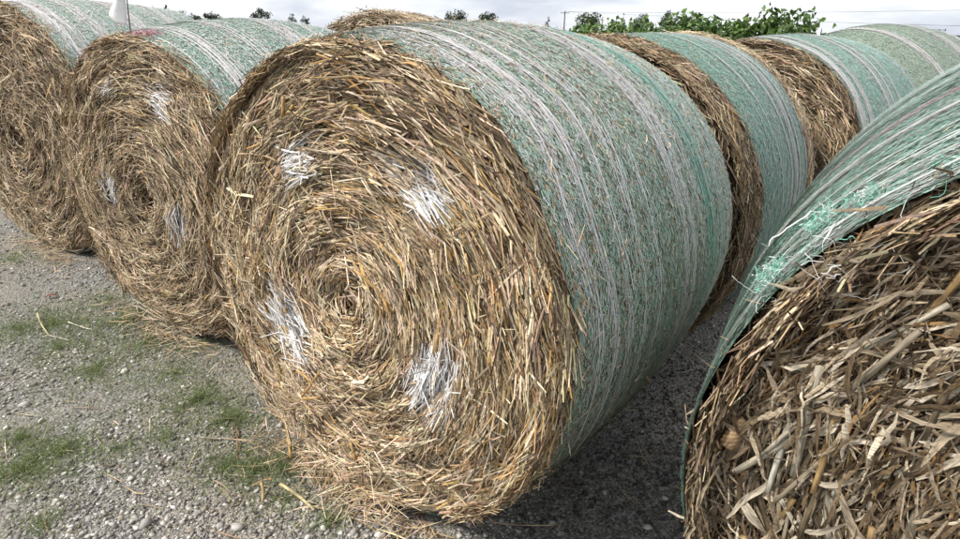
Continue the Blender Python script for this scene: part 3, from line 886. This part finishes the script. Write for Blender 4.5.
def ground_stalk(p0, p1, r, col, label, z0=0.0, z1=0.0, group=None):
    a, b = ground_at(*p0, z0), ground_at(*p1, z1)
    L_ = float(np.linalg.norm(b - a))
    V, F, C = stick_mesh(rg, L_, r, 6, 6, .03, True, np.array(col))
    o = link('dry_stalk', mesh_np('dry_stalk', V, F, M_STALK, C, smooth=True), None, None, label, 'stalk', group)
    m = (a + b) / 2; m[2] += r + .012
    o.matrix_world = basis(m, b - a, (0, 0, 1))


ground_stalk((36, 315), (48, 338), .006, (.54, .48, .27), 'yellowish stalk bent upright out of the weeds on the gravel', z0=.03)
ground_stalk((50, 338), (70, 343), .005, (.55, .50, .42), 'pale dry stalk lying end to end with the yellowish one')
ground_stalk((69, 325), (93, 333), .005, (.62, .57, .48), 'short whitish stalk lying alone among the weeds')
ground_stalk((282, 487), (316, 513), .007, (.52, .44, .24), 'yellow broken stalk lying on gravel at the bale foot')
ground_stalk((263, 486), (264, 506), .006, (.50, .36, .18), 'brown upright stub of stalk beside the yellow broken stalk', z0=.05)
ground_stalk((200, 441), (235, 442), .0035, (.52, .46, .34), 'thin pale straw lying level across the weeds')
ground_stalk((238, 424), (238, 462), .004, (.40, .22, .12), 'reddish brown stem crossing the weeds')
ground_stalk((286, 420), (292, 462), .008, (.55, .36, .14), 'thick golden stalk leaning down from the bale to the gravel', z0=.12)
ground_stalk((293, 470), (330, 470), .004, (.45, .38, .14), 'slender greenish straw at the foot of the golden stalk')
ground_stalk((490, 527), (560, 530), .0035, (.35, .27, .18), 'thin brown straw on the dark gravel under the bale edge')

# reddish dry leaf on the gravel
lc = ground_at(52, 299)
n = 7; t = np.linspace(0, 1, n); w = .028 * np.sin(np.pi * (t * .9 + .05)) ** .8
V = []
for i in range(n):
    for j in (-1, 0, 1): V.append([(t[i] - .5) * .11, j * w[i], .012 * abs(j) + .018 * math.sin(t[i] * 3) + .004])
F = [[i * 3 + j, i * 3 + j + 1, i * 3 + j + 4, i * 3 + j + 3] for i in range(n - 1) for j in (0, 1)]
o = link('fallen_leaf', mesh_np('fallen_leaf', np.array(V), np.array(F), M_LEAF_DRY, np.repeat(np.array([[.22, .09, .065]]), len(V), 0), smooth=True), None, None, 'reddish curled dry leaf lying on the gravel', 'leaf')
o.scale = (.6, .6, .6); o.location = lc + np.array([0, 0, .012]); o.rotation_euler = (0, 0, .5)

# ------------------------------------------------------------------ marker flag stuck in the neighbouring bale
fl = empty('marker_flag', (0, 0), 0, 'white plastic flag on a thin wire stake stuck in the bale top', 'flag')
fv = ray(130, 22); o_ = row_xy(A1 + .06, T1); base = np.array([0, 0, CAM_H]) + fv * ((o_ @ D2) / (fv[:2] @ D2))
fl.location = base
M_WIRE, n_, l_, b_ = new_mat('wire_stake', .5); b_.inputs['Base Color'].default_value = (.08, .08, .085, 1)
M_FLAG = noise_mat('white_flag_film', (.74, .76, .76), (.84, .85, .85), 12, .55, .1, 30)
V, F, C = stick_mesh(rg, .34, .0035, 6, 5, .02, False, np.array([.1, .1, .1]))
so = link('stake', mesh_np('stake', V, F, M_WIRE, C), fl); so.matrix_local = basis((.016, -.02, .10), (.10, 0, 1), (0, 1, 0))
V = []
n = 12
for i in range(n):                                     # a curl of film bowed like a sail, narrowing to its tip
    q = i / (n - 1); z = -.012 + q * .165
    wl_ = -.085 * ((.5 + .5 * math.sin(q / .3 * 1.5708)) if q < .3 else ((1 - q) / .7) ** .75)
    for j in range(5):
        s_ = j / 4; V.append([-.012 + q * .022 + wl_ * s_, -.03 * math.sin(s_ * math.pi) - .008, z])
V = np.array(V); F = np.array([[i * 5 + j, i * 5 + j + 1, i * 5 + j + 6, i * 5 + j + 5] for i in range(n - 1) for j in range(4)])
fo = link('flag_film', mesh_np('flag_film', V, F, M_FLAG, smooth=True), fl)
sm = fo.modifiers.new('thickness', 'SOLIDIFY'); sm.thickness = .001
# pink sprayed patch on the net behind the flag
t_ = rg.normal(1.47, .045, 450); y_ = rg.normal(.075, .025, 450)
On = np.stack([np.cos(t_), 0 * t_, np.sin(t_)], 1); Tn = np.stack([-np.sin(t_), 0 * t_, np.cos(t_)], 1)
V, F, k = ribbons(L1.side(y_, t_, rg.uniform(.008, .014, 450)), Tn + rg.normal(0, .15, (450, 3)), On, rg.uniform(.02, .06, 450), rg.uniform(.002, .004, 450), None, None, 1, 0, 1)
po = link('pink_mark', mesh_np('pink_mark', V, F, M_NET, np.repeat(np.array([[.66, .42, .45]]) * rg.uniform(.8, 1.2, 450)[:, None], k, 0)), L1.root, 'stuff')

# ------------------------------------------------------------------ shrubs, trees and the power line behind
rt = np.random.default_rng(5)


def tube(p0, p1, r0, r1, sides=6):
    d = unit((p1 - p0)[None])[0]; h = np.cross(d, [0, 0, 1.0] if abs(d[2]) < .9 else [1.0, 0, 0]); h /= np.linalg.norm(h); b = np.cross(d, h)
    an = np.linspace(0, 2 * np.pi, sides, endpoint=False)
    c = np.cos(an)[:, None] * h + np.sin(an)[:, None] * b
    V = np.concatenate([p0 + c * r0, p1 + c * r1])
    F = np.array([[i, (i + 1) % sides, sides + (i + 1) % sides, sides + i] for i in range(sides)])
    return V, F, np.zeros((len(V), 3))


def leaf_cloud(C, size, cols, droop=.3):
    n = len(C); D = unit(rt.normal(0, 1, (n, 3)) - np.array([0, 0, droop])); N = unit(rt.normal(0, .7, (n, 3)) + np.array([0, -.2, .8]))
    V, F, k = ribbons(C, D, N, size, size * .62, rt.normal(0, 1, (n, 3)) * (size * .1)[:, None], None, 2, .18, .15)
    return V, F, np.repeat(cols, k, 0)


def tree(px, top_py, depth, width_px, label, shape='round', nleaf=1400, leaf=None, name='field_tree', pal=((.030, .050, .018), (.050, .080, .026), (.070, .105, .035)), group='distant trees along the field edge', cat='tree'):
    p = at_depth(px, top_py, depth); H = float(p[2]); Wd = width_px / FPX * depth
    r = empty(name, (p[0], depth), 0, label, cat, group)
    tp = [tube(np.array([0, 0, 0.]), np.array([.03 * H, 0, H * .55]), .035 * H * .5, .018 * H * .5), tube(np.array([.03 * H, 0, H * .55]), np.array([0, 0, H * .9]), .018 * H * .5, .004 * H)]
    for k in range(6):
        a = rt.uniform(0, 6.28); z = rt.uniform(.3, .65) * H
        tp.append(tube(np.array([.02 * H, 0, z]), np.array([math.cos(a) * Wd * .33, math.sin(a) * Wd * .33, z + .2 * H]), .010 * H, .003 * H))
    V, F, _ = join(tp); link('trunk', mesh_np('trunk', V, F, M_BARK), r)
    nb = 26 if shape == 'round' else 30
    if shape == 'round':
        cz = H * .60; B = unit(rt.normal(0, 1, (nb, 3))) * (rt.random((nb, 1)) ** .4) * np.array([Wd * .40, Wd * .40, H * .33]) + np.array([0, 0, cz]); br = rt.uniform(.10, .19, nb) * Wd
    else:
        q = rt.random(nb); B = np.stack([rt.normal(0, .22, nb) * Wd * (1.1 - q), rt.normal(0, .22, nb) * Wd * (1.1 - q), H * (.15 + .78 * q)], 1); br = Wd * .22 * (1.15 - q)
    k = rt.integers(nb, size=nleaf)
    C = B[k] + unit(rt.normal(0, 1, (nleaf, 3))) * (br[k] * rt.random(nleaf) ** .35)[:, None]
    C[:, 2] = np.minimum(C[:, 2], H)
    sz = (leaf or Wd * .06) * rt.uniform(.6, 1.4, nleaf)
    cb = np.array(pal)[rt.integers(3, size=nb)][k] * rt.uniform(.7, 1.3, nleaf)[:, None]
    V, F, Cc = leaf_cloud(C, sz, cb)
    link('crown', mesh_np('crown', V, F, M_FOLIAGE, Cc), r)


DARK = ((.020, .034, .016), (.034, .052, .022), (.048, .066, .026))
spec = [(66, -1, 260, 16, 'round', 'dark rounded tree showing over the tall weathered bale'),
        (152, 3, 330, 9, 'cone', 'small pointed conifer beyond the flag'), (165, 2, 320, 11, 'cone', 'taller pointed conifer beyond the flag'),
        (182, 9, 350, 17, 'round', 'low dark tree beginning the tree line beyond the flagged bale'), (194, 11, 350, 14, 'round', 'lowest tree in the tree line beyond the flagged bale'), (211, 9, 330, 19, 'round', 'rounded dark tree ending the tree line beyond the flagged bale'),
        (260, 8, 300, 21, 'round', 'lone flat topped tree between the tree line and the bare straw end'), (292, 13, 340, 10, 'round', 'tiny distant tree, first of a pair'), (305, 14, 340, 10, 'round', 'tiny distant tree, second of a pair'),
        (456, 9, 220, 24, 'round', 'dark tree just beyond the bare straw end'), (487, 11, 240, 26, 'round', 'broad low tree right of the dark one over the big bale'),
        (548, 13, 60, 8, 'round', 'thin leafy sapling beside the utility pole'), (589, 10, 150, 28, 'round', 'rounded grey green tree right beside the utility pole'),
        (624, 10, 180, 8, 'cone', 'narrow pointed conifer between two rounded trees'), (643, 10, 170, 20, 'round', 'dark rounded tree behind the leafy shrubs'), (669, 8, 160, 22, 'round', 'tall dark tree rising from behind the leafy shrubs'),
        (925, 30, 260, 34, 'round', 'low spreading dark tree beyond the greyish bale'), (952, 36, 260, 24, 'round', 'lower dark tree at the end of the hedge beyond the greyish bale')]
for (px, py, dep, wpx, shp, lab) in spec:
    tree(px, py, dep, wpx, lab, shp, 1500, pal=DARK if shp == 'cone' or dep > 200 else ((.030, .050, .018), (.050, .078, .026), (.066, .098, .036)))


def shrub(px, top_py, depth, width_px, label, n=1700):
    p = at_depth(px, top_py, depth); H = float(p[2]); Wd = width_px / FPX * depth
    r = empty('leafy_shrub', (p[0], depth), 0, label, 'shrub', 'leafy shrubs behind the bales')
    parts_s, parts_l = [], []
    for k in range(13):
        a = rt.uniform(0, 6.28); e = rt.uniform(.05, .5) * Wd
        b0 = np.array([rt.normal(0, .06), rt.normal(0, .06), 0]); t0 = np.array([math.cos(a) * e, math.sin(a) * e * .8, H * (1 - .30 * (e / Wd * 2) ** 2) * rt.uniform(.86, 1.0)])
        m0 = (b0 + t0) / 2 + np.array([0, 0, .12 * H])
        parts_s += [tube(b0, m0, .012, .008, 5), tube(m0, t0, .008, .003, 5)]
        nl = n // 13; q = rt.random(nl) ** .45
        C = np.where((q < .5)[:, None], b0 + (m0 - b0) * (q * 2)[:, None], m0 + (t0 - m0) * (q * 2 - 1)[:, None]) + rt.normal(0, .10, (nl, 3)) * np.array([1.3, 1.3, .7])
        sz = rt.uniform(.07, .15, nl)
        cb = np.array([(.11, .19, .045), (.08, .15, .036), (.16, .25, .065), (.055, .10, .028)])[rt.integers(4, size=nl)] * rt.uniform(.75, 1.25, nl)[:, None]
        parts_l.append(leaf_cloud(C, sz, cb, .6))
    V, F, _ = join(parts_s); link('stems', mesh_np('stems', V, F, M_BARK), r)
    V, F, C = join(parts_l); link('leaves', mesh_np('leaves', V, F, M_FOLIAGE, C), r, 'stuff')


for (px, py, dep, wpx, lab) in [(655, 17, 13.5, 60, 'leafy green shrub growing in front of the tall dark tree'), (684, 10, 13, 36, 'slim shrub with a raised leafy shoot'), (712, 19, 12.5, 50, 'low gap filling shrub behind the pale straw lip'),
                                (740, 12, 12, 46, 'dense green shrub behind the pale straw lip'), (772, 10, 12, 52, 'tallest green shrub behind the netted bales'), (806, 11, 11.5, 50, 'spreading shrub with leafy shoots reaching over the greyish bale'),
                                (588, 21, 15, 40, 'low green shrub below the rounded tree by the utility pole'), (614, 19, 14.5, 34, 'low green shrub under the narrow conifer'), (635, 17, 14, 36, 'leafy shrub joining the conifer to the taller shrubs')]:
    shrub(px, py, dep, wpx, lab)

M_WOOD = noise_mat('pole_wood', (.10, .085, .07), (.20, .175, .15), 3, .9, .3, 20, (4, 4, .5))


def pole(x, y, H, label):
    r = empty('utility_pole', (x, y), 0, label, 'utility pole', 'poles of the power line')
    V, F, C = tube(np.array([0, 0, 0.]), np.array([0, 0, H]), .26, .18, 8); link('mast', mesh_np('mast', V, F, M_WOOD), r)
    V, F, C = join([tube(np.array([-1.4, -.2, H - .6]), np.array([1.4, -.2, H - .6]), .11, .11, 6)]); link('crossarm', mesh_np('crossarm', V, F, M_WOOD), r)
    for s_ in (-1.3, 0, 1.3):
        V, F, C = tube(np.array([s_, -.2, H - .5]), np.array([s_, -.2, H - .2]), .07, .05, 6); link('insulator', mesh_np('insulator', V, F, M_WIRE), r)


pA = at_depth(565, 11, 230); HA = float(pA[2])
pB = at_depth(1010, 9, 170); HB = float(pB[2])
pole(pA[0], 230, HA, 'wooden power pole with crossarm beside the rounded grey green tree')


def wire(a, b, sag, r, label):
    t = np.linspace(0, 1, 25)[:, None]; P = a + (b - a) * t; P[:, 2] -= (4 * sag * t * (1 - t))[:, 0]
    V, F, C = join([tube(P[i], P[i + 1], r, r, 5) for i in range(24)])
    link('power_line', mesh_np('power_line', V, F, M_WIRE), None, None, label, 'power line', 'wires of the power line')


wire(np.array([pA[0] + 1.3, 229.8, HA - .2]), np.array([pB[0], 170, HB]), .6, .035, 'upper power line wire running from the pole over the shrubs')
pC = at_depth(860, 26, 150); pD = at_depth(1000, 27, 120)
wire(np.array([pA[0], 229.8, HA - .2]), np.array([pD[0], 120, float(at_depth(1000, 27, 120)[2]) + 0.0]), .3, .03, 'lower power line wire sagging towards the greyish bale')
